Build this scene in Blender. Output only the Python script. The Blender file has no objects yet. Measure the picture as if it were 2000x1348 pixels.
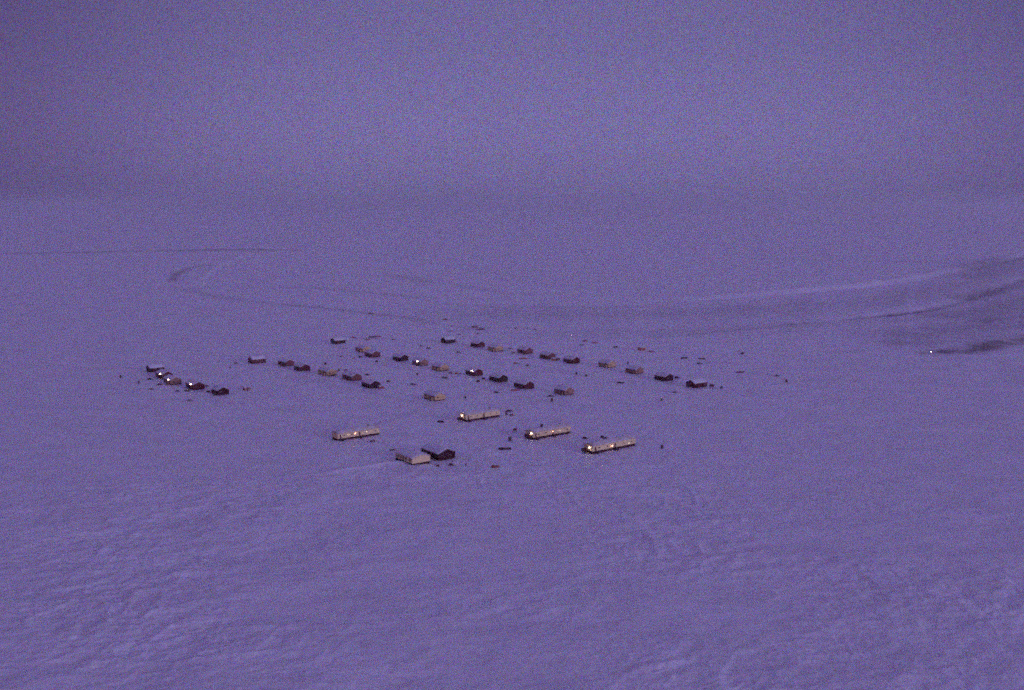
import bpy, bmesh, math, random
import numpy as np

# ------------------------------------------------------------------ camera, sky, light
S = bpy.context.scene
C = S.collection
W0, H0, F, HOR, HC = 2000.0, 1348.0, 1945.0, 400.0, 116.0     # photo size, focal length px, horizon row, camera height m
PITCH = math.atan((H0/2 - HOR)/F)
cam = bpy.data.objects.new('camera', bpy.data.cameras.new('camera'))
C.objects.link(cam); S.camera = cam
cam.location = (0, 0, HC)
cam.rotation_euler = (math.pi/2 - PITCH, 0, 0)
cam.data.sensor_width = 36.0; cam.data.lens = F/W0*36.0
cam.data.clip_start = 1.0; cam.data.clip_end = 200000.0

SUN_EL, SUN_AZ = math.radians(9), math.radians(128)           # azimuth from +Y (view direction) clockwise: behind, to the right
world = bpy.data.worlds.new("World"); S.world = world; world.use_nodes = True
nt = world.node_tree; N = nt.nodes; Lk = nt.links; N.clear()
def nn(t, **k):
    n = N.new(t)
    for a, b in k.items(): setattr(n, a, b)
    return n
wout = nn('ShaderNodeOutputWorld'); bg = nn('ShaderNodeBackground')
sky = nn('ShaderNodeTexSky', sky_type='NISHITA', sun_disc=False, sun_elevation=math.radians(1.0), sun_rotation=SUN_AZ, altitude=100)
tint = nn('ShaderNodeMix', data_type='RGBA', blend_type='MULTIPLY'); tint.inputs[0].default_value = 1
tint.inputs[7].default_value = (0.62, 0.40, 1.0, 1)
Lk.new(sky.outputs[0], tint.inputs[6])
tc = nn('ShaderNodeTexCoord'); sep = nn('ShaderNodeSeparateXYZ'); Lk.new(tc.outputs['Generated'], sep.inputs[0])
# elevation bands of the overcast
mr = nn('ShaderNodeMapRange'); mr.inputs[1].default_value = -0.02; mr.inputs[2].default_value = 0.30
# cloud wobble, stretched along the horizon
mp = nn('ShaderNodeMapping'); mp.inputs['Scale'].default_value = (1.6, 1.6, 40)
Lk.new(tc.outputs['Generated'], mp.inputs[0])
cn = nn('ShaderNodeTexNoise'); cn.inputs['Scale'].default_value = 1.6; cn.inputs['Detail'].default_value = 3
Lk.new(mp.outputs[0], cn.inputs['Vector'])
wob = nn('ShaderNodeMath', operation='MULTIPLY_ADD'); wob.inputs[1].default_value = 0.03; Lk.new(cn.outputs[0], wob.inputs[0])
Lk.new(sep.outputs[2], wob.inputs[2]); Lk.new(wob.outputs[0], mr.inputs[0])
ramp = nn('ShaderNodeValToRGB'); Lk.new(mr.outputs[0], ramp.inputs[0])
cr = ramp.color_ramp; cr.interpolation = 'B_SPLINE'
def rc(v): return (0.189*v, 0.160*v, 0.392*v, 1)
els = [(0.0, .90), (.09, .77), (.15, .86), (.28, 1.02), (.42, 1.0), (.60, .90), (.85, .84), (1, 1.7)]
cr.elements[0].position = els[0][0]; cr.elements[0].color = rc(els[0][1])
cr.elements[1].position = els[-1][0]; cr.elements[1].color = rc(els[-1][1])
for p, v in els[1:-1]:
    e = cr.elements.new(p); e.color = rc(v)
# the twilight sky is brightest straight ahead and falls off round the horizon
dotp = nn('ShaderNodeVectorMath', operation='DOT_PRODUCT'); dotp.inputs[1].default_value = (0.04, 1, 0)
Lk.new(tc.outputs['Generated'], dotp.inputs[0])
az = nn('ShaderNodeMapRange', interpolation_type='SMOOTHSTEP'); Lk.new(dotp.outputs['Value'], az.inputs[0])
az.inputs[1].default_value = 0.84; az.inputs[2].default_value = 1.0
azc = nn('ShaderNodeMix', data_type='RGBA'); azc.inputs[6].default_value = (0.61, 0.535, 0.62, 1); azc.inputs[7].default_value = (1.03, 1.03, 1.03, 1)
Lk.new(az.outputs[0], azc.inputs[0])
mul = nn('ShaderNodeMix', data_type='RGBA', blend_type='MULTIPLY'); mul.inputs[0].default_value = 1
Lk.new(ramp.outputs[0], mul.inputs[6]); Lk.new(azc.outputs[2], mul.inputs[7])
fine = nn('ShaderNodeTexNoise'); fine.inputs['Scale'].default_value = 4200; fine.inputs['Detail'].default_value = 0
Lk.new(tc.outputs['Generated'], fine.inputs['Vector'])
fk = nn('ShaderNodeVectorMath', operation='MULTIPLY_ADD'); fk.inputs[1].default_value = (6.4,)*3; fk.inputs[2].default_value = (-2.24,)*3
Lk.new(fine.outputs['Color'], fk.inputs[0])
fcl = nn('ShaderNodeVectorMath', operation='MAXIMUM'); fcl.inputs[1].default_value = (0, 0, 0); Lk.new(fk.outputs[0], fcl.inputs[0])
fmx = nn('ShaderNodeVectorMath', operation='MULTIPLY'); Lk.new(mul.outputs[2], fmx.inputs[0]); Lk.new(fcl.outputs[0], fmx.inputs[1])
scl = nn('ShaderNodeVectorMath', operation='SCALE'); scl.inputs['Scale'].default_value = 9.0   # ramp is per unit of background strength 0.1
Lk.new(fmx.outputs[0], scl.inputs[0])
add = nn('ShaderNodeMix', data_type='RGBA', blend_type='ADD'); add.inputs[0].default_value = 0.10
Lk.new(scl.outputs[0], add.inputs[6]); Lk.new(tint.outputs[2], add.inputs[7])
Lk.new(add.outputs[2], bg.inputs[0]); bg.inputs[1].default_value = 0.1
Lk.new(bg.outputs[0], wout.inputs[0])

sl = bpy.data.lights.new('twilight_sun', 'SUN'); sl.energy = 1.5; sl.angle = math.radians(18); sl.color = (0.54, 0.50, 0.95)
so = bpy.data.objects.new('twilight_sun', sl); C.objects.link(so)
so.rotation_euler = (math.pi/2 - SUN_EL, 0, math.pi - SUN_AZ)
S.view_settings.view_transform = 'Standard'; S.view_settings.look = 'None'
S.view_settings.exposure = 0.0; S.view_settings.gamma = 1.0; S.view_settings.use_curve_mapping = False
S.cycles.use_denoising = False
S.cycles.use_adaptive_sampling = True; S.cycles.adaptive_threshold = 1.0; S.cycles.adaptive_min_samples = 6
S.cycles.max_bounces = 5; S.cycles.diffuse_bounces = 2; S.cycles.volume_bounces = 1
S.cycles.sample_clamp_indirect = 1.0; S.cycles.sample_clamp_direct = 5.0
S.cycles.filter_width = 1.9

# ------------------------------------------------------------------ helpers
def ground_xy(u, v):
    """photo pixel -> point of the flat snowfield"""
    a = (u - W0/2)/F; b = -(v - H0/2)/F
    c, s = math.cos(PITCH), math.sin(PITCH)
    dx, dy, dz = a, c + b*s, -s + b*c
    t = -HC/dz
    return dx*t, dy*t

def hsh(ix, iy, seed):
    n = (ix.astype(np.int64)*374761393 + iy.astype(np.int64)*668265263 + seed*982451653) & 0xffffffff
    n = ((n ^ (n >> 13))*1274126177) & 0xffffffff
    n = (n ^ (n >> 16)) & 0xffffffff
    return n/4294967295.0
def vnoise(x, y, seed):
    x = np.asarray(x, float); y = np.asarray(y, float)
    ix = np.floor(x); iy = np.floor(y); fx = x-ix; fy = y-iy
    fx = fx*fx*fx*(fx*(fx*6-15)+10); fy = fy*fy*fy*(fy*(fy*6-15)+10)
    a = hsh(ix, iy, seed); b = hsh(ix+1, iy, seed); c = hsh(ix, iy+1, seed); d = hsh(ix+1, iy+1, seed)
    return (a*(1-fx)+b*fx)*(1-fy)+(c*(1-fx)+d*fx)*fy - .5
def fbm(x, y, seed, o=4):
    r = 0; a = 1
    for i in range(o):
        r = r + a*vnoise(x, y, seed+i*17); x = x*2.03+5.1; y = y*2.01+9.7; a *= .5
    return r
def ridged(x, y, seed, o=3):
    r = 0; a = 1
    for i in range(o):
        r = r + a*(0.35-np.abs(vnoise(x, y, seed+i*13))*1.4); x = x*2.1+3.3; y = y*2.2+1.7; a *= .45
    return r
def sstep(a, b, x):
    t = np.clip((x-a)/(b-a), 0, 1); return t*t*(3-2*t)

def pline(pts):
    return [ground_xy(u, v) for u, v in pts]
def seg_dist(x, y, P):
    """distance to a polyline, and signed side (+ = beyond it, seen from the camera)"""
    best = np.full(np.shape(x), 1e9); side = np.zeros(np.shape(x)); tt = np.zeros(np.shape(x))
    n = len(P)-1
    for i in range(n):
        ax, ay = P[i]; bx, by = P[i+1]
        dx, dy = bx-ax, by-ay; L2 = dx*dx+dy*dy
        t = ((x-ax)*dx+(y-ay)*dy)/L2
        tcl = np.clip(t, 0, 1)
        d = np.hypot(x-ax-tcl*dx, y-ay-tcl*dy)
        m = d < best
        sgn = np.sign(dx*(y-ay)-dy*(x-ax))
        best = np.where(m, d, best); side = np.where(m, sgn, side); tt = np.where(m, (i+tcl)/n, tt)
    return best, side, tt

SHORE = pline([(900,600),(1050,598),(1300,590),(1500,578),(1700,562),(1800,549),(1900,528),(2000,500),(2120,470)])
GULLY = pline([(1480,640),(1560,633),(1640,624),(1740,614),(1820,603),(1880,588),(1930,568),(2000,545),(2100,520)])
BANK  = pline([(1820,690),(1880,687),(1930,679),(2000,666),(2120,645)])
FARL  = pline([(-160,500),(0,497),(160,496),(350,491),(480,487),(620,488),(700,490)])
LINES = [  # (polyline, half-width m, strength, break-up) : places where the wind or vehicles laid the ground bare; also one ridge's shade painted in
    (GULLY, 6, .5), (pline([(1640,624),(1740,614),(1820,603),(1880,588),(1930,568),(2000,545),(2100,520)]), 7, .8), (pline([(1880,583),(1940,570),(2000,556),(2100,530)]), 26, 1.0),
    (pline([(960,613),(1150,614),(1300,613),(1500,606),(1700,595),(1850,575),(2000,545),(2100,515)]), 65, .25), (pline([(1150,650),(1300,648),(1500,640),(1700,628),(1850,622)]), 36, .17), (BANK, 11, 1.35),
    (pline([(1900,530),(1960,514),(2060,500)]), 40, .6),
    (pline([(1880,590),(1950,572),(2020,552)]), 20, .65),
    (pline([(1960,600),(2060,570)]), 40, .5),
    (pline([(1890,632),(1950,624),(2060,610)]), 20, .8),
    (pline([(1930,648),(2060,636)]), 16, .65),
    (pline([(1780,668),(1830,660)]), 7, .40),
    (pline([(1600,688),(1640,686),(1690,684)]), 4, .35),
    (pline([(1240,661),(1330,656),(1420,646),(1500,640),(1600,636)]), 6, .34),
    (pline([(1300,652),(1400,644),(1530,641)]), 9, .25),
    (pline([(1660,602),(1780,592),(1860,585)]), 15, .24),
    (pline([(-100,499),(0,498),(160,497),(350,493),(520,490)]), 60, .60),  # shade along the far-left ridge edge, painted in as darker ground
    (pline([(1760,585),(1900,560),(2060,530)]), 60, .32),
    (pline([(1780,655),(1900,640),(2060,630)]), 45, .42),
    (pline([(1860,618),(1960,605),(2100,590)]), 50, .5),
    (pline([(1900,545),(1980,525),(2100,505)]), 50, .45),
    (pline([(1700,668),(1850,674),(2080,655)]), 22, .35),
    (pline([(335,552),(345,537),(370,525),(415,518)]), 8, .5),
    (pline([(340,562),(430,581),(520,592),(650,604),(800,622),(900,640)]), 8, .28),
    (pline([(500,560),(620,563),(720,572),(860,585)]), 12, .2),
    (pline([(740,535),(850,552),(900,559),(1000,575)]), 14, .24),
    (pline([(860,594),(960,600),(1100,600),(1300,601)]), 14, .3),
    (pline([(700,612),(800,620),(900,640),(1000,652),(1130,658),(1240,661)]), 5, .24),
    (pline([(870,645),(900,646),(950,640),(1010,640),(1045,643)]), 3, .40),
    (pline([(1480,508),(1560,511),(1700,514),(1850,520)]), 30, .18),
    (pline([(610,694),(650,694),(700,696)]), 1.6, .30),
    (pline([(680,659),(700,661),(730,662),(765,661)]), 1.8, .45),
    (pline([(875,729),(900,730),(925,733)]), 1.4, .45),
    (pline([(1385,757),(1400,760),(1412,757)]), 1.0, .45),
    (pline([(1265,685),(1300,688),(1325,690)]), 2.0, .30),
    (pline([(1400,706),(1440,712)]), 2.0, .22),
    (pline([(1450,728),(1500,731),(1540,745)]), 2.0, .22),
    (pline([(1440,770),(1520,748),(1600,742),(1800,748),(2000,757)]), 3.0, .10),
    (pline([(630,671),(600,671)]), 1.4, .25),
    (pline([(560,728),(640,752),(760,775),(880,800)]), 2.2, .13),
    (pline([(700,705),(800,722),(900,748),(1020,775),(1130,800)]), 2.2, .13),
    (pline([(830,660),(960,700),(1100,725),(1300,765)]), 2.2, .13),
    (pline([(420,790),(650,735),(820,690),(1000,655)]), 2.2, .12),
    (pline([(620,870),(820,800),(1000,740),(1200,690)]), 2.2, .12),
    (pline([(760,925),(1000,860),(1160,790),(1330,720)]), 2.2, .10),
    (pline([(0,640),(200,618),(400,612),(560,640)]), 6.0, .10),
]
LIGHTS_ = [  # fresh bright drifts, plus the lit shore-bank face painted pale: (polyline, half-width, strength)
    (pline([(1280,592),(1500,579),(1700,563),(1800,552)]), 7, 1.0),  # light on the steep shore bank, painted in as paler snow
    (pline([(380,487),(480,486),(610,487)]), 26, .8),
    (pline([(1560,684),(1620,681),(1680,679)]), 4, .7),
    (pline([(1780,648),(1830,651)]), 5, .6),
    (pline([(1870,696),(2060,692)]), 4, .7),
    (pline([(640,925),(700,915),(760,905),(790,905)]), 1.6, 1.0),
    (pline([(1180,965),(1300,966)]), .8, .5),
]

def height(x, y):
    x = np.asarray(x, float); y = np.asarray(y, float)
    r = np.hypot(x, y)
    near = 1 - .85*sstep(330, 560, r)*(1-.4*sstep(900, 1200, r)) - .09*sstep(1500, 2500, r)
    vill = 1 - .75*sstep(380, 470, r)*(1-sstep(900, 1300, r))
    # sastrugi: long lumps lying across the wind, with a swirl
    wx = x + 16*fbm(x/70, y/70, 71, 2); wy = y + 16*fbm(x/70+7, y/70+3, 72, 2)
    a = wx*.97 + wy*.24; b = -wx*.24 + wy*.97
    def crest(x, y, cell, seed, wd): n = fbm(x/cell, y/cell, seed, 3); return np.exp(-(n/wd)**2)
    msk = np.clip(.45+1.5*fbm(x/55, y/55, 88, 2), 0, 1)
    h = .75*near*msk*(.55*crest(wx, wy*1.2, 42, 401, .05) + .30*crest(wx+90, wy*1.3, 19, 402, .07) + .30*crest(x, y*1.2, 9, 403, .10) + .18*crest(wx, wy, 5, 405, .12))
    h = h + .62*near*(.25+1.1*msk)*(.6*ridged(a/17, b/13, 5, 2) + 1.3*ridged(wx/30+3, wy/24, 15, 2)*(.5+fbm(x/70,y/70,16,2)) + .75*fbm(x/4.5, y/3.2, 9, 4))
    h = h + vill*(.9*fbm(a/38, b/20, 21, 3) + .12*fbm(a/6, b/3, 31, 2))
    h = h + sstep(900, 3000, r)*6*fbm(x/900, y/500, 41, 4)
    h = h + sstep(4000, 16000, r)*26*fbm(x/6000, y/2600, 51, 3)
    d, s, t = seg_dist(x, y, SHORE)
    up = sstep(-2, 15, d*s)
    h = h + up*(4.5*sstep(.1, .5, t))*(1-.6*sstep(150, 900, d*s))
    d, s, t = seg_dist(x, y, GULLY)
    h = h - 2.6*np.exp(-(d/9)**2)*sstep(0, .5, t) + 2.5*sstep(0, 40, d*s)*sstep(.1, .6, t)*np.exp(-(d/250)**2)
    d, s, t = seg_dist(x, y, BANK)
    h = h + 2.6*sstep(-3, 10, d*s)*sstep(0, .5, t)*np.exp(-(d/70)**2)
    d, s, t = seg_dist(x, y, FARL)
    h = h + 4*sstep(-20, 60, -d*s)*np.exp(-(d/900)**2)*(1-sstep(.3, 1, t))
    for P, w, k in LIGHTS_[5:]:
        d, s, t = seg_dist(x, y, P); h = h + .8*k*np.exp(-(d/(w*1.6))**2)
    return h
def hz(x, y): return float(height(np.array([x]), np.array([y]))[0])

def nodemat(name):
    m = bpy.data.materials.new(name); m.use_nodes = True
    b = m.node_tree.nodes['Principled BSDF']; return m, m.node_tree, b
def paint(name, col, rough=.75, var=.25, scale=1.2, metal=0):
    """weathered painted or raw surface: broad stains and fine grain"""
    m, t, b = nodemat(name)
    c = t.nodes.new('ShaderNodeTexCoord'); n = t.nodes.new('ShaderNodeTexNoise')
    n.inputs['Scale'].default_value = scale; n.inputs['Detail'].default_value = 6; n.inputs['Roughness'].default_value = .65
    t.links.new(c.outputs['Object'], n.inputs['Vector'])
    r = t.nodes.new('ShaderNodeValToRGB'); t.links.new(n.outputs[0], r.inputs[0])
    r.color_ramp.elements[0].position = .3; r.color_ramp.elements[1].position = .7
    r.color_ramp.elements[0].color = tuple(max(0, v*(1-var)) for v in col)+(1,)
    r.color_ramp.elements[1].color = tuple(min(1, v*(1+var)) for v in col)+(1,)
    t.links.new(r.outputs[0], b.inputs['Base Color'])
    b.inputs['Roughness'].default_value = rough; b.inputs['Specular IOR Level'].default_value = .2; b.inputs['Metallic'].default_value = metal
    return m
def glow(name, col, s):
    m, t, b = nodemat(name); b.inputs['Base Color'].default_value = (.8,.8,.8,1)
    b.inputs['Emission Color'].default_value = col+(1,); b.inputs['Emission Strength'].default_value = s
    return m

def snow_mat(name, ground):
    m, t, b = nodemat(name); nd = t.nodes; lk = t.links; g_ = 1 if ground else .94
    c = nd.new('ShaderNodeTexCoord')
    n1 = nd.new('ShaderNodeTexNoise'); n1.inputs['Scale'].default_value = .035; n1.inputs['Detail'].default_value = 8
    n1.inputs['Roughness'].default_value = .6
    mp = nd.new('ShaderNodeMapping'); mp.inputs['Rotation'].default_value = (0, 0, .34); mp.inputs['Scale'].default_value = (1, 1.9, 1)
    lk.new(c.outputs['Object'], mp.inputs[0]); lk.new(mp.outputs[0], n1.inputs['Vector'])
    r1 = nd.new('ShaderNodeValToRGB'); lk.new(n1.outputs[0], r1.inputs[0])
    r1.color_ramp.elements[0].position = .32; r1.color_ramp.elements[1].position = .68
    r1.color_ramp.elements[0].color = (.68*g_,.67*g_,.69*g_,1); r1.color_ramp.elements[1].color = (.80*g_,.79*g_,.80*g_,1)
    col = r1.outputs[0]
    if ground:
        at = nd.new('ShaderNodeAttribute'); at.attribute_name = 'cover'
        sp = nd.new('ShaderNodeSeparateColor'); lk.new(at.outputs['Color'], sp.inputs[0])
        n2 = nd.new('ShaderNodeTexNoise'); n2.inputs['Scale'].default_value = .06; n2.inputs['Detail'].default_value = 9; n2.inputs['Roughness'].default_value = .72
        lk.new(mp.outputs[0], n2.inputs['Vector'])
        # bare ground shows through in broken patches
        mr = nd.new('ShaderNodeMapRange'); mr.inputs[1].default_value = .30; mr.inputs[2].default_value = .66; mr.inputs[3].default_value = .25; mr.inputs[4].default_value = 1.5
        lk.new(n2.outputs[0], mr.inputs[0])
        mu = nd.new('ShaderNodeMath'); mu.operation = 'MULTIPLY'; mu.use_clamp = True
        lk.new(mr.outputs[0], mu.inputs[0]); lk.new(sp.outputs[0], mu.inputs[1])
        x = nd.new('ShaderNodeMix'); x.data_type = 'RGBA'; lk.new(mu.outputs[0], x.inputs[0]); lk.new(col, x.inputs[6]); x.inputs[7].default_value = (.17,.13,.12,1)
        y = nd.new('ShaderNodeMix'); y.data_type = 'RGBA'; lk.new(sp.outputs[1], y.inputs[0]); lk.new(x.outputs[2], y.inputs[6]); y.inputs[7].default_value = (.93,.92,.92,1)
        col = y.outputs[2]
    lk.new(col, b.inputs['Base Color'])
    b.inputs['Roughness'].default_value = .45; b.inputs['Specular IOR Level'].default_value = .6
    n3 = nd.new('ShaderNodeTexNoise'); n3.inputs['Scale'].default_value = .45; n3.inputs['Detail'].default_value = 7; n3.inputs['Roughness'].default_value = .62
    lk.new(mp.outputs[0], n3.inputs['Vector'])
    bp = nd.new('ShaderNodeBump'); bp.inputs['Strength'].default_value = .8; bp.inputs['Distance'].default_value = .35
    lk.new(n3.outputs[0], bp.inputs['Height']); lk.new(bp.outputs[0], b.inputs['Normal'])
    return m
SNOW = snow_mat('wind_packed_snow', True); RSNOW = snow_mat('roof_snow', False)

THIN, _t, _b = nodemat('thin_snow_on_sheet')                        # tan sheet roof, wind has left only thin snow on it
_c = _t.nodes.new('ShaderNodeTexCoord'); _n = _t.nodes.new('ShaderNodeTexNoise'); _n.inputs['Scale'].default_value = .5; _n.inputs['Detail'].default_value = 6
_t.links.new(_c.outputs['Object'], _n.inputs['Vector']); _r = _t.nodes.new('ShaderNodeValToRGB'); _t.links.new(_n.outputs[0], _r.inputs[0])
_r.color_ramp.elements[0].position = .4; _r.color_ramp.elements[1].position = .62
_r.color_ramp.elements[0].color = (.60,.50,.38,1); _r.color_ramp.elements[1].color = (.74,.73,.74,1)
_t.links.new(_r.outputs[0], _b.inputs['Base Color']); _b.inputs['Roughness'].default_value = .8
# ------------------------------------------------------------------ snowfield
def make_ground():
    front = np.linspace(-31, 31, 800)
    side = np.concatenate([np.linspace(-180, -33, 90, endpoint=False), front, np.linspace(33, 180, 90)])[:-1]
    a = np.radians(side); na = len(a)
    v = np.linspace(1050, 3.2, 900)
    r = HC*F/v
    r = np.concatenate([[40, 90, 140, 180], r, [90000]]); nr = len(r)
    R, A = np.meshgrid(r, a, indexing='ij')
    X = R*np.sin(A); Y = R*np.cos(A)
    Z = height(X, Y)
    Z[-1] -= 30
    co = np.stack([X, Y, Z], -1).reshape(-1, 3)
    co = np.vstack([co, [[0, 0, 0]]])
    i = np.arange(nr-1)[:, None]*na; j = np.arange(na)[None, :]; j2 = (j+1) % na
    q = np.stack([i+j, i+j2, i+na+j2, i+na+j], -1).reshape(-1, 4)[:, ::-1]
    ctr = nr*na
    tri = np.stack([np.full(na, ctr), (np.arange(na)+1) % na, np.arange(na)], -1)[:, ::-1]
    me = bpy.data.meshes.new('snowfield')
    nv = len(co); nq = len(q)
    me.vertices.add(nv); me.vertices.foreach_set('co', co.ravel())
    me.loops.add(nq*4+len(tri)*3); me.loops.foreach_set('vertex_index', np.concatenate([q.ravel(), tri.ravel()]).astype(np.int32))
    me.polygons.add(nq+len(tri))
    ls = np.concatenate([np.arange(nq)*4, nq*4+np.arange(len(tri))*3]).astype(np.int32)
    me.polygons.foreach_set('loop_start', ls)
    me.update(calc_edges=True); me.validate()
    x = co[:, 0]; y = co[:, 1]
    bare = np.zeros(nv); fresh_lit = np.zeros(nv)  # masks also carry the painted ridge shade and bank light
    for P, w, k in LINES:
        d, s, t = seg_dist(x, y, P)
        q = np.hypot(x, y)/900
        d = np.maximum(0, d + w*.8*fbm(x/(16*q), y/(16*q), 301, 4))
        k = k*np.clip(1.1+(1.2 if w < 30 else .4)*fbm(x/(30*q), y/(40*q), 333, 4), .3, 1.4)
        e = sstep(0, .12, t)*(1-sstep(.88, 1, t)) if w < 25 else 1
        bare = np.maximum(bare, k*np.exp(-(d/w)**2)*(.35+.65*e))
    for P, w, k in LIGHTS_:
        d, s, t = seg_dist(x, y, P)
        fresh_lit = np.maximum(fresh_lit, k*np.exp(-(d/w)**2)*sstep(0, .2, t)*(1-sstep(.8, 1, t)))
    c4 = np.stack([bare, fresh_lit, np.zeros(nv), np.ones(nv)], -1)
    ca = me.color_attributes.new('cover', 'FLOAT_COLOR', 'POINT'); ca.data.foreach_set('color', c4.ravel())
    me.polygons.foreach_set('use_smooth', np.ones(len(me.polygons), bool))
    me.materials.append(SNOW)
    o = bpy.data.objects.new('snowfield', me); C.objects.link(o); o['kind'] = 'structure'
    return o
make_ground()

# ------------------------------------------------------------------ object helpers
def obj(name, bm, mat, parent=None, loc=None, rz=0, smooth=False):
    me = bpy.data.meshes.new(name)
    bmesh.ops.recalc_face_normals(bm, faces=bm.faces)
    bm.to_mesh(me); bm.free(); me.materials.append(mat)
    if smooth:
        for p in me.polygons: p.use_smooth = True
    o = bpy.data.objects.new(name, me); C.objects.link(o)
    if parent is not None: o.parent = parent
    if loc is not None: o.location = loc; o.rotation_euler = (0, 0, rz)
    return o
def thing(name, label, cat, loc, rz=0, group=None):
    o = bpy.data.objects.new(name, None); C.objects.link(o); o.empty_display_size = .5
    o.location = loc; o.rotation_euler = (0, 0, rz); o['label'] = label; o['category'] = cat
    if group: o['group'] = group
    return o
def tag(o, label, cat, group=None):
    o['label'] = label; o['category'] = cat
    if group: o['group'] = group
    return o
def box(bm, x0, x1, y0, y1, z0, z1):
    v = [bm.verts.new(p) for p in ((x0,y0,z0),(x1,y0,z0),(x1,y1,z0),(x0,y1,z0),(x0,y0,z1),(x1,y0,z1),(x1,y1,z1),(x0,y1,z1))]
    for f in ((0,3,2,1),(4,5,6,7),(0,1,5,4),(1,2,6,5),(2,3,7,6),(3,0,4,7)): bm.faces.new([v[i] for i in f])
def prism(bm, prof, x0, x1, axis='x'):
    """extrude a (y,z) profile along x"""
    a = []; b = []
    for y, z in prof:
        a.append(bm.verts.new((x0, y, z) if axis == 'x' else (y, x0, z))); b.append(bm.verts.new((x1, y, z) if axis == 'x' else (y, x1, z)))
    bm.faces.new(a); bm.faces.new(b[::-1]); n = len(prof)
    for i in range(n): bm.faces.new([a[i], a[(i+1) % n], b[(i+1) % n], b[i]])
def rod(bm, p, q, r, n=8, r2=None):
    from mathutils import Vector
    p = Vector(p); q = Vector(q); d = (q-p).normalized()
    u = d.orthogonal().normalized(); w = d.cross(u); r2 = r if r2 is None else r2
    A = [bm.verts.new(p+(u*math.cos(t)+w*math.sin(t))*r) for t in [2*math.pi*i/n for i in range(n)]]
    B = [bm.verts.new(q+(u*math.cos(t)+w*math.sin(t))*r2) for t in [2*math.pi*i/n for i in range(n)]]
    bm.faces.new(A[::-1]); bm.faces.new(B)
    for i in range(n): bm.faces.new([A[i], A[(i+1) % n], B[(i+1) % n], B[i]])
def NB(): return bmesh.new()

# ------------------------------------------------------------------ materials
WALL = {
 'black': paint('wall_near_black', (.045,.004,.012)),
 'maroon': paint('wall_maroon', (.11,.012,.022)),
 'brown': paint('wall_brown', (.19,.06,.055), var=.35),
 'umber': paint('wall_umber', (.33,.17,.12), var=.35),
 'tan': paint('wall_tan', (.60,.40,.21), var=.3),
 'cream': paint('wall_cream', (.80,.62,.34), var=.14),
}
SKIRT = paint('skirting_boards', (.055,.008,.014)); ROOFM = paint('roof_sheet', (.30,.17,.14), var=.3)
TRIM = paint('trim_paint', (.22,.13,.11)); DOORM = paint('door_paint', (.16,.05,.05)); METAL = paint('galvanised_steel', (.28,.26,.26), .5, .3, 3, .4)
GLASS, _t, _b = nodemat('dark_glass'); _b.inputs['Base Color'].default_value = (.03,.03,.04,1); _b.inputs['Roughness'].default_value = .15
LIT = glow('lit_window', (1.0,.80,.42), 1.3); LAMPG = glow('lamp_globe', (1.0,.78,.60), 5.0); LAMPS = glow('porch_lamp_globe', (1.0,.46,.28), 5.0)
FARG = glow('far_lamp_globe', (1.0,.85,.78), 5.0)
WOOD = paint('weathered_wood', (.13,.055,.045), var=.4, scale=3); DRUM = paint('drum_steel', (.10,.02,.03), .6, .4, 3)
RED = paint('rusty_red', (.40,.10,.08), .8, .4, 2); DARKP = paint('dark_tarp', (.05,.01,.02), .7, .3, 2); GREYT = paint('grey_tarp', (.30,.22,.22), .8, .3, 2)
ROCK = paint('bare_gravel', (.20,.11,.10), .95, .45, 1.5)

AZL, AZR = math.radians(-37), math.radians(53)
EL = (math.sin(AZL), math.cos(AZL)); ER = (math.sin(AZR), math.cos(AZR))

def lamp(parent, pos, r=.26, mat=None, power=3):
    """globe lamp on a short bracket; its light travels with it"""
    bm = NB(); bmesh.ops.create_icosphere(bm, subdivisions=2, radius=r)
    for v in bm.verts: v.co.z += 0
    g = obj('lamp', bm, mat or LAMPG, parent, pos, 0, True)
    bm = NB(); rod(bm, (0,0,r*.8), (0,0,r+.12), .05); rod(bm, (0,0,r+.10), (0,0,r+.16), .2, 10, .08); obj('lamp_cap', bm, METAL, g)
    return g

def window(parent, side, pos, w=1.3, h=.9, zc=2.0, lit=False):
    """side: 'y-','y+' long walls or 'x-','x+' ends; pos along the wall; plane = wall coordinate"""
    ax, plane = side
    f = NB(); p = NB(); d = .05
    def bx(bm, a0, a1, z0, z1, e0, e1):
        s = 1 if ax[1] == '+' else -1
        lo, hi = sorted((plane+s*e0, plane+s*e1))
        if ax[0] == 'y': box(bm, a0, a1, lo, hi, z0, z1)
        else: box(bm, lo, hi, a0, a1, z0, z1)
    t = .09
    bx(f, pos-w/2, pos+w/2, zc-h/2, zc-h/2+t, .003, d+.03); bx(f, pos-w/2, pos+w/2, zc+h/2-t, zc+h/2, .003, d)
    bx(f, pos-w/2, pos-w/2+t, zc-h/2+t, zc+h/2-t, .003, d); bx(f, pos+w/2-t, pos+w/2, zc-h/2+t, zc+h/2-t, .003, d)
    fr = obj('window', f, TRIM, parent)
    bx(p, pos-w/2+t, pos+w/2-t, zc-h/2+t, zc+h/2-t, .004, d*.5)
    obj('pane', p, LIT if lit else GLASS, fr)

def door(parent, side, pos, z0=.45):
    ax, plane = side; s = 1 if ax[1] == '+' else -1
    bm = NB(); lo, hi = sorted((plane+s*.003, plane+s*.07))
    if ax[0] == 'y': box(bm, pos-.45, pos+.45, lo, hi, z0, z0+2.0)
    else: box(bm, lo, hi, pos-.45, pos+.45, z0, z0+2.0)
    dr = obj('door', bm, DOORM, parent)
    bm = NB(); lo, hi = sorted((plane+s*.07, plane+s*.13))
    if ax[0] == 'y': box(bm, pos+.28, pos+.36, lo, hi, z0+.95, z0+1.05)
    else: box(bm, lo, hi, pos+.28, pos+.36, z0+.95, z0+1.05)
    obj('handle', bm, METAL, dr)

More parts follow.
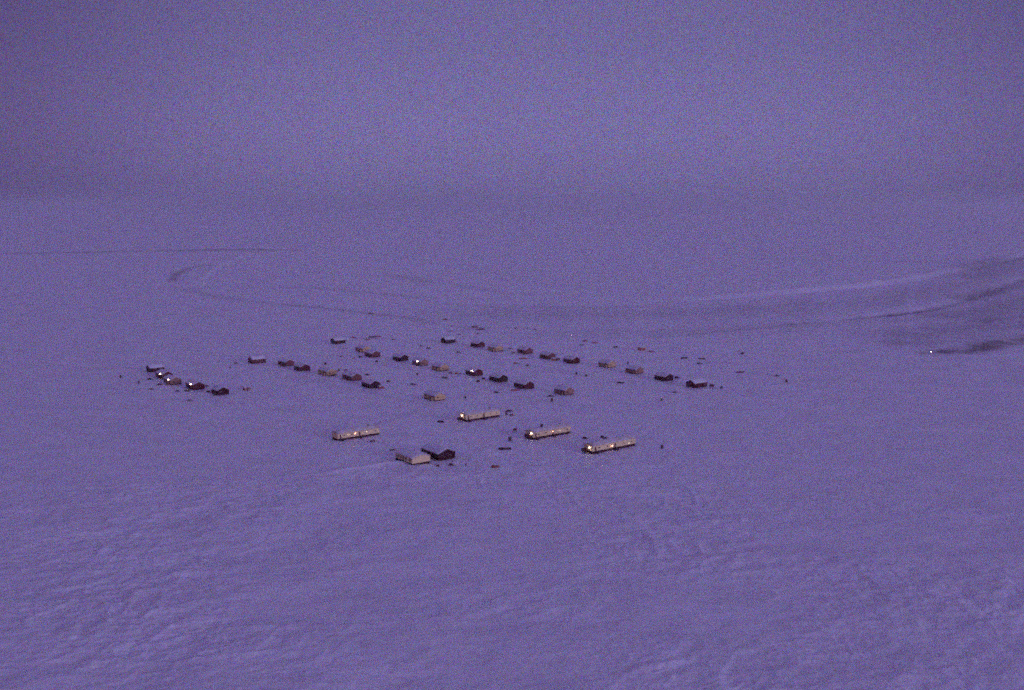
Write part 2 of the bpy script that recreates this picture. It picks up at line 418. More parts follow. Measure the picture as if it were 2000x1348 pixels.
def house(name, label, cat, box_px, wall='brown', gable='R', W=7.3, group='small houses of the settlement', wallh=2.4, skirt=.65,
          rise=1.85, seed=0, lampx=None, extra=None, L=None, corner=None, over=.3, wallmat2=None):
    """box_px = (left, right, bottom) of the house in the photo; the near corner stands on the bottom row"""
    x0, x1, yb = box_px
    rnd = random.Random(seed)
    xm = (x0+x1)/2
    va = math.atan((xm-W0/2)/math.hypot(F, H0/2-HOR))
    sL, sR = abs(math.sin(va-AZL)), abs(math.sin(AZR-va))
    px = (yb-HOR-2)/HC; Wm = (x1-x0)/px
    if L is None:
        L = (Wm - W*(sR if gable == 'R' else sL))/(sL if gable == 'R' else sR)
        L = min(14.0, max(8.0, L))
    A, B = (L, W) if gable == 'R' else (W, L)                  # extents along left-back and right-back
    fr = A*sL/(A*sL+B*sR)
    xc = corner if corner else x0 + fr*(x1-x0)
    cx, cy = ground_xy(xc, yb)
    mx = cx + EL[0]*A/2 + ER[0]*B/2; my = cy + EL[1]*A/2 + ER[1]*B/2
    rz = math.atan2(EL[1], EL[0]) if gable == 'R' else math.atan2(ER[1], ER[0])
    vis = 'y+' if gable == 'R' else 'y-'; sg = 1 if vis == 'y+' else -1
    z = hz(mx, my) - .12
    t = thing(name, label, cat, (mx, my, z), rz, group)
    hx, hy = L/2, W/2; zt = skirt+wallh
    bm = NB(); box(bm, -hx+.08, hx-.08, -hy+.08, hy-.08, -.5, skirt); obj('skirting', bm, SKIRT, t)
    bm = NB(); prism(bm, [(-hy, skirt+.003), (hy, skirt+.003), (hy, zt), (0, zt+rise), (-hy, zt)], -hx, hx); obj('wall', bm, WALL[wall], t)
    # roof: thin dark sheet with a cover of snow on it
    sl = rise/hy; e = hy+over; ze = zt-sl*over
    bm = NB(); prism(bm, [(-e, ze+.01), (0, zt+rise+.01), (e, ze+.01), (e, ze+.12), (0, zt+rise+.13), (-e, ze+.12)], -hx-over*.6, hx+over*.6)
    rf = obj('roof', bm, ROOFM, t)
    bm = NB(); g = 9; xs = [-hx-over*.45+(L+over*.9)*i/g for i in range(g+1)]; ys = [-e+.05, -e+.35, -hy*.66, -hy*.33, -.15, .15, hy*.33, hy*.66, e-.35, e-.05]
    top = {}; bot = {}
    for i, x in enumerate(xs):
        for j, y in enumerate(ys):
            base = zt+rise-sl*abs(y)+.135
            edge = i in (0, g) or j in (0, len(ys)-1)
            th = .03 if edge else rnd.uniform(.14, .30)
            top[i, j] = bm.verts.new((x, y, base+th)); bot[i, j] = bm.verts.new((x, y, base))
    for i in range(g):
        for j in range(len(ys)-1):
            bm.faces.new([top[i,j], top[i+1,j], top[i+1,j+1], top[i,j+1]]); bm.faces.new([bot[i,j], bot[i,j+1], bot[i+1,j+1], bot[i+1,j]])
        bm.faces.new([top[i,0], bot[i,0], bot[i+1,0], top[i+1,0]]); n = len(ys)-1
        bm.faces.new([top[i,n], top[i+1,n], bot[i+1,n], bot[i,n]])
    for j in range(len(ys)-1):
        bm.faces.new([top[0,j], top[0,j+1], bot[0,j+1], bot[0,j]]); bm.faces.new([top[g,j], bot[g,j], bot[g,j+1], top[g,j+1]])
    obj('snow_cover', bm, THIN if extra == 'long' else RSNOW, rf, smooth=True)
    bm = NB(); chx = rnd.uniform(-.3, .3)*L; rod(bm, (chx, -sg*hy*.3, zt+rise*.5), (chx, -sg*hy*.3, zt+rise+.7), .14, 8); rod(bm, (chx, -sg*hy*.3, zt+rise+.7), (chx, -sg*hy*.3, zt+rise+.85), .24, 8, .1)
    obj('chimney', bm, METAL, rf)
    # openings on the two faces turned to us and on the back wall
    if extra != 'long' and L < 14.9:
        k = .30*L
        window(t, (vis, sg*hy), k, 1.5, .9, skirt+1.45); window(t, (vis, sg*hy), -k*.2, 1.2, .8, skirt+1.5)
        window(t, ('y-' if sg > 0 else 'y+', -sg*hy), k*.3, 1.4, .9, skirt+1.45)
        window(t, ('x-', -hx), W*.22, 1.2, .85, skirt+1.45); window(t, ('x+', hx), 0, 1.2, .85, skirt+1.45)
        # cold porch with its own little roof beside the door
        dx = -k*.95
        bm = NB(); y0 = sg*hy; y1 = sg*(hy+1.1); box(bm, dx-.8, dx+.8, min(y0+sg*.003, y1), max(y0+sg*.003, y1), .0, skirt+1.8)
        p = obj('porch', bm, WALL[wall], t)
        bm = NB(); lo, hi = sorted((y0+sg*.31, y1+sg*.15)); box(bm, dx-.9, dx+.9, lo, hi, skirt+1.803, skirt+1.9); obj('porch_roof', bm, SKIRT, p)
        door(p, (vis, y1), dx, .3)
        bm = NB(); lo, hi = sorted((y1+sg*.08, y1+sg*1.1)); box(bm, dx-.6, dx+.6, lo, hi, -.2, .28); obj('step', bm, WOOD, p)
    return t, (cx, cy, z, L, W, sg, zt, rise, skirt)

def lamp_at(t, info, u, v, r=.26, mat=None, power=3, lift=None):
    """hang a lamp from a wall of house t at the height where the photo shows it: solve on the wall plane"""
    cx, cy, z, L, W, sg, zt, rise, skirt = info
    from mathutils import Vector, Matrix
    a = (u - W0/2)/F; b = -(v - H0/2)/F; c, s = math.cos(PITCH), math.sin(PITCH)
    d = Vector((a, c+b*s, -s+b*c)); o = Vector((0, 0, HC))
    M = Matrix.Translation(t.location) @ Matrix.Rotation(t.rotation_euler.z, 4, 'Z'); Mi = M.inverted()
    lo = Mi @ o; ld = (Mi.to_3x3() @ d)
    best = None; bax = 1
    for ax, pl in ((1, sg*(W/2+.62)), (0, -L/2-.62)):                 # a little in front of the visible long wall / near gable
        k = (pl-lo[ax])/ld[ax]; p = lo+ld*k; q = p[1-ax]; lim = (L/2 if ax == 1 else W/2)+.8
        if abs(q) <= lim and (best is None or p.z < best.z*1 and k > 0): best = p; bax = ax
    if best is None:
        k = (sg*(W/2+.4)-lo[1])/ld[1]; best = lo+ld*k
    g = lamp(t, best, r, mat, power)
    x, y, zz = best; hw = max(-W/2+.1, min(W/2-.1, y)); hl = max(-L/2+.1, min(L/2-.1, x))
    wz = min(zz, zt-.15)                                              # foot of the bracket on the wall; a lamp above the eave gets a short mast
    foot = (hl-x, sg*(W/2)-y, wz-zz) if bax == 1 else (-L/2-x, hw-y, wz-zz)
    bm = NB(); rod(bm, foot, (0, 0, r+.02), .06, 6); obj('bracket', bm, METAL, g)
    # bracket back to the wall
    return g

# ------------------------------------------------------------------ the small houses (left, right, bottom) in photo pixels
HOUSES = [
 # left cluster
 ('L','black',(286,320,728),"dark house with snowy roof, rearmost and leftmost of the five in the left cluster",None),
 ('R','maroon',(304,338,741),"dark house with lit porch lamp, second from the back in the left cluster",(313,730.5,.45)),
 ('R','umber',(320,354,752.5),"brownish house with lit porch lamp, middle of the five in the left cluster",(328.5,741.5,.47)),
 ('R','maroon',(363,399,762),"dark maroon house with lit porch lamp, fourth of the five in the left cluster",(372,750.5,.48)),
 ('R','black',(413,447,773),"unlit dark house, rightmost of the five in the left cluster",None),
 # second row
 ('L','brown',(485,519,710.5),"brown house with low flat outline, leftmost in the row left of centre",None),
 ('R','brown',(543,575,716),"purplish brown house, second from left in the row left of centre",None),
 ('R','maroon',(574,606,726),"dark red house just right of the purplish one, third in the row left of centre",None),
 ('R','tan',(621,658,735),"tan house standing fourth in the row left of centre",None),
 ('R','brown',(667,708,744.5),"dull brown house between the tan house and the blackest house of the left-centre row",None),
 ('R','black',(706,743,759.5),"nearly black house ending the row left of centre, a reddish shed at its side",None),
 # back, alone
 ('L','black',(646,675,672.5),"nearly black low house standing alone at the back left of the red scrap line",None),
 # third row
 ('R','tan',(694,725,689),"pale tan house at the back half hidden behind a reddish brown house",None),
 ('R','brown',(712,743,698.5),"reddish brown house directly in front of the pale tan one at the back",None),
 ('R','black',(767,798,706),"very dark house left of the lamp-lit brown house in the middle row",None),
 ('R','umber',(805,837,715),"brown house with lit porch lamp between a black and a tan house",(815,705.5,.45)),
 ('R','tan',(843,877,725.5),"tan house between the two lamp-lit houses of the middle row",None),
 ('R','maroon',(909,943,735),"dark red house with bright porch lamp at the middle of the settlement",(921,724,.48)),
 ('R','black',(955,992,747.5),"nearly black house just right of the dark red lamp-lit one",None),
 ('R','maroon',(1003,1043,761),"dark maroon house second from the right end of the middle row",None),
 ('R','umber',(1082,1121,772.5),"greyish brown house at the right end of the middle row",None),
 # fourth row
 ('L','black',(861,890,671.5),"nearly black house with raised left gable, first of the long back row",None),
 ('R','maroon',(919,947,679),"dark maroon house second in the long back row",None),
 ('R','tan',(952,983,687),"tan house third in the long back row",None),
 ('R','brown',(1010,1041,692),"dull brown house fourth in the long back row",None),
 ('R','brown',(1054,1085,702),"brown house fifth in the long back row, a pale shed against its front",None),
 ('R','maroon',(1100,1133,711),"dark red house sixth in the long back row",None),
 ('R','tan',(1168,1203,719),"tan house seventh in the long back row",None),
 ('R','umber',(1221,1257,731),"greyish brown house eighth in the long back row",None),
 ('R','black',(1278,1315,745.5),"blackest house near the right end of the long back row",None),
 ('L','maroon',(1340,1381,758.5),"dark red house at the far right end of the long back row",None),
 # front of the rows
 ('R','tan',(827,870,784),"tan house standing alone between the rows and the long lit buildings",None),
]
for i, (g, w, bx, lab, lm) in enumerate(HOUSES):
    t, info = house('small_house', lab, 'house', bx, w, g, seed=i)
    if lm: lamp_at(t, info, lm[0], lm[1], lm[2])

# the two large houses in front
t, info = house('large_house', "large cream house with snowy roof, nearest building of the settlement", 'house', (770,841,911), 'cream', 'R', W=9.4,
                group='two large houses in the foreground', seed=90, rise=1.0, L=15.0, corner=805.5, skirt=1.0, wallh=2.4)
for k in (-5.4, -2.0, 2.2, 5.0): window(t, ('y+', 4.7), k, 1.3, .9, 2.3)
door(t, ('y+', 4.7), .4, 1.03); part_step = NB(); box(part_step, -.4, 1.2, 4.78, 6.0, -.2, .95); obj('step', part_step, SKIRT, t)
for k in (-2, 2): window(t, ('x+', 7.5), k, 1.3, .9, 2.3)
t, info = house('large_house', "large nearly black house beside the cream one", 'house', (823,892,901), 'black', 'R', W=9.0,
                group='two large houses in the foreground', seed=91, rise=1.8, L=15.0, corner=857, skirt=.6, wallh=2.7)
for k in (-4.8, 2.5, 5.2): window(t, ('y+', 4.5), k, 1.2, .8, 2.1)
door(t, ('y+', 4.5), -1.0, .62); part_step = NB(); box(part_step, -1.8, -.2, 4.58, 5.8, -.2, .55); obj('step', part_step, SKIRT, t)
for k in (-2, 2): window(t, ('x-', -7.5), k, 1.2, .8, 2.1)

# four long buildings: gable on the left face, long wall to the right
LONG = [
 ((647,736,861.5),660, [(694,846.3,.26,'s'),(667,851,0,'w'),(680,849,0,'w'),(716,843,0,'w')], "long cream building with reddish porch lamp and three small lit windows, leftmost of the four"),
 ((896,973,824.5),910, [(902,811.5,.42,'l')], "long cream building with one big lamp at its left end, rearmost of the four"),
 ((1027,1111,859.5),1041, [(1037.5,846.5,.40,'l'),(1080,843,.26,'s'),(1093.5,841,0,'w')], "long cream building with three lights, between the rearmost and the rightmost long ones"),
 ((1138,1237,888),1157, [(1151,874,.40,'l'),(1195.5,871,.26,'s'),(1228.5,865.5,0,'w')], "long cream building with three lights, rightmost and nearest of the four long ones"),
]
for i, (bx, cn_, ls, lab) in enumerate(LONG):
    xm = (bx[0]+bx[1])/2; va = math.atan((xm-W0/2)/1964.0); px = (bx[2]-HOR)/HC
    Lg = (bx[1]-cn_)/px/abs(math.sin(AZR-va))*1.08
    t, info = house('long_building', lab, 'building', bx, 'cream', 'L', W=6.2, group='long lit buildings in front of the rows', seed=60+i,
                    rise=.75, L=Lg, corner=cn_, skirt=1.2, wallh=2.5, extra='long', over=.25)
    zt = info[6]
    z0 = 1.2
    for k in range(6): window(t, ('y+', 3.1), -Lg/2+Lg*(k+.8)/6.6, 1.1, .7, z0+1.25)
    for k in (.02, -.43):                                              # entrances with steps on the long side
        xx = Lg*k
        door(t, ('y-', -3.1), xx, z0+.03)
        bm = NB(); box(bm, xx-.7, xx+.7, -4.5, -3.18, .55, .95); box(bm, xx-.7, xx+.7, -5.1, -4.503, -.2, .5)
        for q in (-.62, .62): rod(bm, (xx+q, -4.4, .95), (xx+q, -4.4, 1.9), .05); 
        obj('step', bm, SKIRT, t)
    bm = NB(); rod(bm, (Lg*.33, .9, zt+.4), (Lg*.33, .9, zt+1.5), .45, 12); rod(bm, (Lg*.33, .9, zt+1.5), (Lg*.33, .9, zt+1.7), .6, 12, .3)
    obj('roof_vent', bm, METAL, t)
    lits = [Lg*.02, -Lg*.43]
    for (u, v, r, kd) in ls:
        if kd == 'l': lamp_at(t, info, u, v, r, LAMPG, 6)
        elif kd == 's': lamp_at(t, info, u, v, r, LAMPS, 3)
        else:
            # a lit window in the long wall
            from mathutils import Vector, Matrix
            a = (u-W0/2)/F; b = -(v-H0/2)/F; c, s = math.cos(PITCH), math.sin(PITCH)
            Mi = (Matrix.Translation(t.location) @ Matrix.Rotation(t.rotation_euler.z, 4, 'Z')).inverted()
            lo = Mi @ Vector((0,0,HC)); ld = Mi.to_3x3() @ Vector((a, c+b*s, -s+b*c)); kk = (-3.1-lo.y)/ld.y; p = lo+ld*kk
            lx = max(-Lg/2+.6, min(Lg/2-.6, p.x)); lits.append(lx)
            window(t, ('y-', -3.1), lx, .9, .6, min(z0+1.75, max(z0+.6, p.z)), True)

    for k in range(5):
        p = -Lg/2+Lg*(k+.8)/5.3
        if min(abs(p-q) for q in lits) < 1.15: continue
        window(t, ('y-', -3.1), p, 1.0, .5, z0+1.3)

# ------------------------------------------------------------------ small things lying about on the snow
def on(u, v): 
    x, y = ground_xy(u, v); return (x, y, hz(x, y)-.04)
def part(n, f, m, p):
    bm = NB(); f(bm); return obj(n, bm, m, p)
def drum(u, v, lab, s=1):
    t = thing('fuel_drum', lab, 'fuel drum', on(u, v), random.random(), 'fuel drums on the snow')
    def body(bm):
        rod(bm, (0,0,0), (0,0,.9*s), .36*s, 14)
    def ring(bm):
        for z in (0.02, .3, .6, .88): rod(bm, (0,0,z*s), (0,0,(z+.03)*s), .385*s, 14)
    part('barrel', body, DRUM, t); part('rim', ring, METAL, t); return t
def sled(u, v, lab, L=4.2, rz=None, mat=None):
    t = thing('cargo_sled', lab, 'sled', on(u, v), rz if rz is not None else random.uniform(-.5, .9), 'cargo sleds on the snow')
    for sy in (-.38, .38):
        def run(bm, sy=sy):
            prism(bm, [(-L/2, .0), (L/2-.4, .0), (L/2, .28), (L/2-.02, .34), (L/2-.5, .2), (-L/2, .2)], sy-.04, sy+.04, 'y')
        part('runner', run, WOOD, t)
    def deck(bm):
        for i in range(int(L/.32)): box(bm, -L/2+.1+i*.32, -L/2+.34+i*.32, -.5, .5, .205, .25)
    part('deck', deck, WOOD, t)
    def load(bm):
        box(bm, -L*.36, L*.2, -.42, .42, .255, .75); box(bm, -L*.3, -L*.05, -.36, .36, .753, 1.0)
        bmesh.ops.bevel(bm, geom=bm.edges[:], offset=.08, segments=2)
    part('load', load, mat or DARKP, t); return t
def snowmobile(u, v, lab):
    t = thing('snowmobile', lab, 'snowmobile', on(u, v), random.uniform(-.6, .8), 'snowmobiles parked in the settlement')
    part('track', lambda bm: prism(bm, [(-1.35,.1),(-1.2,0),(.2,0),(.35,.2),(.1,.38),(-1.25,.38)], -.22, .22, 'y'), DARKP, t)
    def hood(bm):
        prism(bm, [(0,.36),(.2,.25),(1.25,.3),(1.3,.45),(.7,.75),(.1,.82)], -.4, .4, 'y'); bmesh.ops.bevel(bm, geom=bm.edges[:], offset=.06, segments=2)
    part('hood', hood, RED, t)
    part('seat', lambda bm: prism(bm, [(-1.4,.39),(.0,.39),(-.05,.62),(-.9,.66),(-1.45,.72)], -.24, .24, 'y'), DARKP, t)
    part('windscreen', lambda bm: prism(bm, [(.35,.74),(.4,.74),(.16,1.1),(.11,1.1)], -.3, .3, 'y'), GLASS, t)
    part('handlebar', lambda bm: (rod(bm, (.05,0,.7),(-.05,0,1.0), .03), rod(bm, (-.05,-.35,1.0),(-.05,.35,1.0), .03)), METAL, t)
    for sy in (-.5, .5):
        part('ski', lambda bm, sy=sy: (prism(bm, [(.3,.0),(1.5,.0),(1.7,.16),(1.66,.19),(1.45,.05),(.3,.05)], sy-.07, sy+.07, 'y'), rod(bm, (.9,sy,.05),(.75,sy*.6,.4), .03)), METAL, t)
    return t
def tank(u, v, lab, s=1, rz=None):
    t = thing('fuel_tank', lab, 'fuel tank', on(u, v), rz if rz is not None else math.atan2(ER[1], ER[0]), 'heating fuel tanks on stands')
    part('cylinder', lambda bm: rod(bm, (-.9*s,0,1.15*s), (.9*s,0,1.15*s), .55*s, 16), DRUM, t)
    for sx in (-.6, .6):
        part('stand', lambda bm, sx=sx: (rod(bm, (sx*s,-.5*s,-.1),(sx*s,-.3*s,.9*s), .06), rod(bm, (sx*s,.5*s,-.1),(sx*s,.3*s,.9*s), .06), rod(bm, (sx*s,-.42*s,.35*s),(sx*s,.42*s,.35*s), .05)), WOOD, t)
    return t
def shed(u, v, lab, w=4, d=2.6, h=1.9, mat=None, group='small sheds of the settlement'):
    t = thing('storage_shed', lab, 'shed', on(u, v), math.atan2(ER[1], ER[0]), group)
    part('wall', lambda bm: prism(bm, [(-d/2,-.2),(d/2,-.2),(d/2,h),(-d/2,h*.8)], -w/2, w/2), mat or WALL['brown'], t)
    r = part('roof', lambda bm: prism(bm, [(-d/2-.15,h*.8-.02+.01),(d/2+.15,h+.035),(d/2+.15,h+.12),(-d/2-.15,h*.8+.09)], -w/2-.15, w/2+.15), ROOFM, t)
    part('snow_cover', lambda bm: prism(bm, [(-d/2-.05,h*.8+.11),(d/2+.05,h+.13),(d/2+.02,h+.25),(-d/2,h*.8+.24)], -w/2-.08, w/2+.08), RSNOW, r)
    door(t, ('y-', -d/2), 0, .05 if h > 2.1 else -.25)
    return t
def boat(u, v, lab, L=6.5, rz=.2, mat=None):
    t = thing('upturned_boat', lab, 'boat', on(u, v), rz, 'boats laid up on the snow')
    bm = NB(); n = 15; rings = []
    for i in range(n):
        s = i/(n-1); x = (s-.5)*L
        w = .85*(max(0.02, math.sin(math.pi*(.08+.92*s))**.55)) if s > .5 else .85*(.78+.22*math.sin(math.pi*s))
        hgt = .85+.1*s
        ring = [bm.verts.new((x, w*math.cos(a), hgt*math.sin(a)**.8 if math.sin(a) > 0 else 0)) for a in [math.pi*k/8 for k in range(9)]]
        rings.append(ring)
    for a, b in zip(rings, rings[1:]):
        for k in range(8): bm.faces.new([a[k], b[k], b[k+1], a[k+1]])
    bm.faces.new(rings[0]); bm.faces.new(rings[-1][::-1])
    obj('hull', bm, mat or DARKP, t, smooth=True)
    part('keel', lambda bm: prism(bm, [(-L*.48,.86),(L*.42,.9),(L*.42,1.0),(-L*.48,.96)], -.04, .04, 'y'), WOOD, t)
    return t
def crates(u, v, lab, k=3, mat=None, s=1.0):
    """one crate; stacks are written out call by call"""
    t = thing('wooden_crate', lab, 'crate', on(u, v), random.random(), 'wooden crates on the snow')
    part('crate_body', lambda bm: box(bm, -.75*s,.75*s,-.5*s,.5*s,-.05,.85*s), mat or WOOD, t)
    def bt(bm):
        for x in (-.7, 0, .7): box(bm, (x-.06)*s, (x+.06)*s, -.54*s, -.503*s, -.02, .86*s)
        for x in (-.7, 0, .7): box(bm, (x-.06)*s, (x+.06)*s, .503*s, .54*s, -.02, .86*s)
    part('batten', bt, WOOD, t)
    part('lid', lambda bm: box(bm, -.8*s,.8*s,-.56*s,.56*s,.853*s+.01,.91*s+.01), mat or WOOD, t); return t
def heap(u, v, lab, w=5, h=.9, mat=None, seed=1, name='scrap_heap', cat='heap', asp=.55):
    """uneven mound poking through the snow"""
    rnd = random.Random(seed); bm = NB()
    bmesh.ops.create_icosphere(bm, subdivisions=3, radius=1)
    for vt in bm.verts:
        x, y, zz = vt.co
        n = 1+.35*float(vnoise(x*2.1+seed, y*2.3+zz*1.7, seed)) + .3*float(vnoise(x*5+seed, y*5+zz*4, seed+3))
        vt.co = (x*w/2*n, y*w/2*asp*n, max(-.25, zz*h*n))
    # a few boards and poles sticking out
    for k in range(4):
        a = rnd.uniform(0, 6.28); r = rnd.uniform(.1, .38)*w
        p = (math.cos(a)*r, math.sin(a)*r*asp, h*.3); rod(bm, p, (p[0]+rnd.uniform(-1, 1), p[1]+rnd.uniform(-.6, .6), h*rnd.uniform(1.0, 1.5)), .06, 5)
    o = obj(name, bm, mat or ROCK, None, on(u, v), rnd.uniform(-.3, .3)); tag(o, lab, cat, 'heaps poking out of the snow'); return o

random.seed(4)
# left cluster
drum(236,738,"dark drum farthest left of everything, left of the left cluster",1.9)
drum(271,749,"dark drum lying between the far-left drum and the left cluster",1.8)
snowmobile(296,761,"dark snowmobile below the left cluster, left of the tracks")
sled(294,741.5,"dark low cargo sled left of the second lit house of the left cluster",5,.05)
sled(313,752,"dark sled in front of the middle lit house of the left cluster",4.5,.5)
sled(347,764.5,"small dark sled in the front left of the fourth lit house",3,.1)
sled(366,764,"dark sled right below the fourth lit house of the left cluster",5,.0)
sled(408,766,"sled at the left wall of the rightmost left-cluster house",4,-.3)
sled(404,755,"faint sled between the lit maroon house and the rightmost left-cluster house",3,.2)
shed(482,762,"small greyish shed standing alone right of the left cluster",4,3,2.2,WALL['umber'])
heap(370,783,"low dull heap in the snow below the left cluster",3.6,.7,seed=2)
drum(450,719,"faint drum between the left cluster and the left-centre row",1.3)
sled(461,710,"faint small sled left of the leftmost left-centre-row house",3,.0)
# around the second row
drum(636,713,"dark drum behind the fourth, tan house of the left-centre row",2.1)
drum(662,725,"dark drum right of the tan house of the left-centre row",1.7)
snowmobile(676,723.5,"dark snowmobile behind the dull brown house of the left-centre row")
sled(718,732.5,"faint sled behind the blackest house of the left-centre row",4,.0)
shed(744,759,"reddish low shed against the right wall of the blackest left-centre-row house",3.4,2.2,1.6,RED)
crates(758,746,"dull crate beyond the blackest house of the left-centre row",s=1.2)
snowmobile(667,697,"dark snowmobile left of the reddish brown house at the back")
sled(704,698,"dark sled against the left end of the reddish brown back house",4,.0)
heap(690,700,"reddish heap left of the reddish brown back house",2.6,.6,RED,3)
crates(736,707,"faint crate below the reddish brown back house",s=1.3)
heap(752,713.5,"faint reddish heap left below the very dark middle-row house",2.5,.5,RED,5)
heap(690,660,"long reddish scrap heap, leftmost of the line at the back",4.5,1.0,RED,7)
heap(718,664,"reddish scrap heap in the middle of the line at the back",4.5,1.0,RED,8)
boat(727,659.5,"dark upturned boat at the right of the reddish scrap line",6,.3,DARKP)
boat(738,658.5,"reddish upturned boat right beside the dark one at the back",6.5,-.2,RED)
snowmobile(768,663.5,"dark snowmobile alone right of the two upturned boats")
heap(724,613.5,"dark bare mound farthest back left of centre",5.5,1.0,ROCK,11)
heap(870,625,"reddish bare mound far back at centre",5,1.2,ROCK,12)
heap(927,640,"left half of the pair of wide reddish gravel mounds at the back centre",7,1.6,ROCK,13)
heap(939,644,"right half of the pair of wide reddish gravel mounds at the back centre",7.5,1.7,ROCK,14)
heap(934,652.5,"small dark mound just below the wide gravel mounds",3.6,.8,ROCK,15)
snowmobile(897,654,"dark snowmobile left below the gravel mounds")
heap(880,647,"thin flat mound left of the gravel mounds",6,.5,ROCK,16)
heap(1008,642,"small dark mound, first of three right of the gravel mounds",3.2,.9,ROCK,17)
heap(1030,641,"small flat mound, second of three right of the gravel mounds",3.2,.6,ROCK,18)
heap(1045,645,"small reddish mound, third of three right of the gravel mounds",3.6,1.0,ROCK,19)
sled(824,676.5,"faint long sled behind the lamp-lit brown house",5,.3)
sled(837,681,"faint sled in front of the long faint one behind the middle row",4,.1)
sled(896,689,"faint sled below the two first houses of the long back row",4.5,-.2)
sled(997,681.5,"small sled between the third and fourth back-row houses",4,-.1)
sled(1003,690.5,"sled left in front of the fourth back-row house",3.6,.0)
boat(1022,701,"reddish upturned boat in front of the fourth back-row house",6,.1,RED)
sled(1009,710.5,"dull low sled below the reddish upturned boat",5.6,-.2,RED)
crates(1030,715,"faint crate right of the dull sled under the boat",s=1.3)
shed(1085,704,"pale grey shed in front of the fifth back-row house",6.5,3,1.9,WALL['tan'])
drum(815,732,"faint drum below the lamp-lit brown middle-row house",1.6)
snowmobile(880,729,"dark snowmobile right of the tan middle-row house")
sled(893,731,"reddish sled trailing the snowmobile beside the tan middle-row house",4.5,-.15,RED)
boat(869,739,"short dark boat below the tan middle-row house",3.8,-.3,DARKP)
sled(808,752,"dark low sled alone below the middle row at left",5,-.2)
crates(944,741,"crate right below the dark red lamp-lit middle house",s=1.2)
crates(934,746,"faint crate left of the nearly black middle-row house",s=1.3)
boat(1006,763.5,"reddish low boat at the near side of the dark maroon house",5.5,.1,RED)
sled(970,767.5,"small sled alone below the nearly black middle-row house",4.2,-.2)
drum(909,778,"faint drum right of the lone tan house",1.5)
drum(1078,784,"dark drum below the greyish brown house at the end of the middle row",2.0)
sled(1077,774.5,"thin sled at the left front of the greyish brown end house",5.5,.2)
# right side
heap(1143,667,"dark mound behind the sixth and seventh back-row houses",4.4,1.0,ROCK,21)
heap(1162,670.5,"reddish long mound right of the dark mound at the back",5.5,.8,RED,22)
heap(1136,674.5,"faint mound left below the dark mound at the back",3.8,.7,ROCK,23)
boat(1203,679,"faint upturned boat left of the reddish far shed",4,.4,WOOD)
shed(1253.5,684,"reddish shed standing apart behind the eighth back-row house",5.4,3,2.6,RED)
sled(1272,687.5,"low reddish sled right of the far reddish shed",6,-.15,RED)
drum(1226,711,"dark drum behind the eighth back-row house",1.9)
drum(1126,731.5,"faint dark drum, left of two below the seventh back-row house",1.8)
drum(1145,735.5,"faint reddish drum, right of two below the seventh back-row house",1.8)
boat(1212,749,"dark upturned boat below the eighth back-row house",4.6,-.4,DARKP)
tank(1321,741.5,"dark fuel tank at the right wall of the blackest back-row house",1.3,.1)
snowmobile(1326,739,"dark snowmobile right of the blackest back-row house")
tank(1390,758,"dark fuel tank right of the last back-row house",1.5,.1)
drum(1409,759,"dark drum farthest right of the last back-row house",1.7)
boat(1336,700.5,"dark upturned boat, left of the pair behind the last back-row houses",5.2,.1,DARKP)
boat(1371,701.5,"dull upturned boat, right of the pair behind the last back-row houses",5.2,-.3,WOOD)
sled(1366,711,"dark sled in front of the right boat of the pair",4,.0)
crates(1450,692,"faint crate far right behind the lone boat",s=1.6)
boat(1446,728,"dull brown boat lying alone far right of the rows",6.4,.35,WOOD)
sled(1518,734.5,"dark low sled far right beyond the lone dull brown boat",3.6,.1)
drum(1536,746.5,"dark drum, farthest right of the scattered things",1.9)
snowmobile(1318,767,"dark snowmobile below the last two back-row houses")
drum(1292,783,"dark drum alone below the right end of the back row",1.6)
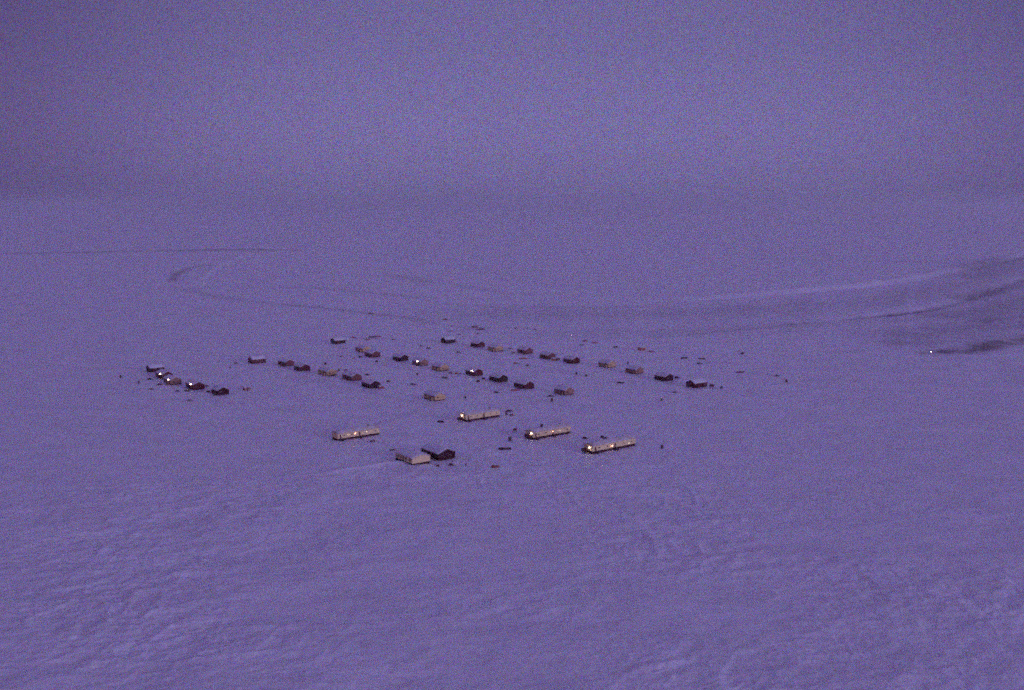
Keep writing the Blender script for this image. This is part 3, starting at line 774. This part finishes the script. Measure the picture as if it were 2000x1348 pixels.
# around the long buildings
snowmobile(728,863,"dark snowmobile in front of the right end of the leftmost long building")
boat(861,824.5,"short dark boat left of the rearmost long building",3.4,-.25,DARKP)
sled(995,803.5,"long dark sled behind the two things right of the rearmost long building",5,.45)
drum(989,810,"dark drum right of the rearmost long building, under the long sled",1.6)
snowmobile(1000,811.5,"dark snowmobile below the long sled right of the rearmost long building")
tank(1006,843,"dark fuel tank standing alone left of the three-light middle long building",1.0)
drum(996,861,"dark drum above the dark low boat",2.2)
boat(986,878,"low dark boat lying alone in front of the long buildings",6.2,.05,DARKP)
drum(1058,834,"dark drum behind the middle of the long building with three lights",1.8)
tank(1030,858,"dark fuel tank at the left end of the middle three-light long building",1.5,-.6)
tank(1141,885,"dark fuel tank at the left end of the nearest long building",1.4,-.6)
tank(898,823.5,"dark fuel tank at the left end of the rearmost long building",1.4,-.5)
sled(1143,857,"dark sled behind the left end of the nearest long building",3.4,-.1)
sled(1177,855.5,"left of two dark sleds behind the nearest long building",2.6,-.5)
snowmobile(1183,857,"dark snowmobile beside the sleds behind the nearest long building")
drum(1293,875.5,"dark drum alone right of the nearest long building",1.7)
boat(968,914.5,"reddish half-buried boat in front of the settlement, lowest thing of all",4.0,-.5,RED)
crates(855,911,"crate in front of the large nearly black house",s=.9)
sled(882,910,"faint sled in front of the right gable of the large nearly black house",2.8,.1)
drum(910,910,"drum beside the pole right of the large nearly black house",.9)
snowmobile(768,880,"dark snowmobile behind the left end of the large cream house")

def pole(u, v, lab, h=6, mat=FARG, r=.3, lit=True):
    t = thing('lamp_post' if lit else 'wooden_pole', lab, 'lamp post' if lit else 'pole', on(u, v))
    part('pole', lambda bm: rod(bm, (0,0,-.3), (0,0,h), .09, 8, .06), WOOD, t)
    part('arm', lambda bm: rod(bm, (0,0,h-.5), (0,-.7,h-.3), .04), METAL, t)
    if lit: lamp(t, (0,-.7,h-.3-r-.15), r, mat, 3)
    return t
pole(1817,694,"lamp post with a single white lamp, alone at the far right on the bank",3.6,FARG,.33)
pole(1116,659,"short post with a faint pinkish lamp behind the back row",3.0,glow('faint_lamp', (1,.6,.6), 3.0),.25)
pole(910,912,"bare wooden pole right of the large nearly black house",5,lit=False)

# ------------------------------------------------------------------ haze
bm = NB(); box(bm, -95000, 95000, -95000, 95000, -75, 190)
m = bpy.data.materials.new('haze_air'); m.use_nodes = True; t_ = m.node_tree; t_.nodes.clear()
oo = t_.nodes.new('ShaderNodeOutputMaterial'); pv = t_.nodes.new('ShaderNodeVolumePrincipled')
pv.inputs['Density'].default_value = 9e-5; pv.inputs['Color'].default_value = (.78,.78,.80,1); pv.inputs['Anisotropy'].default_value = .2
t_.links.new(pv.outputs[0], oo.inputs['Volume'])
hzo = obj('haze', bm, m); hzo['kind'] = 'stuff'
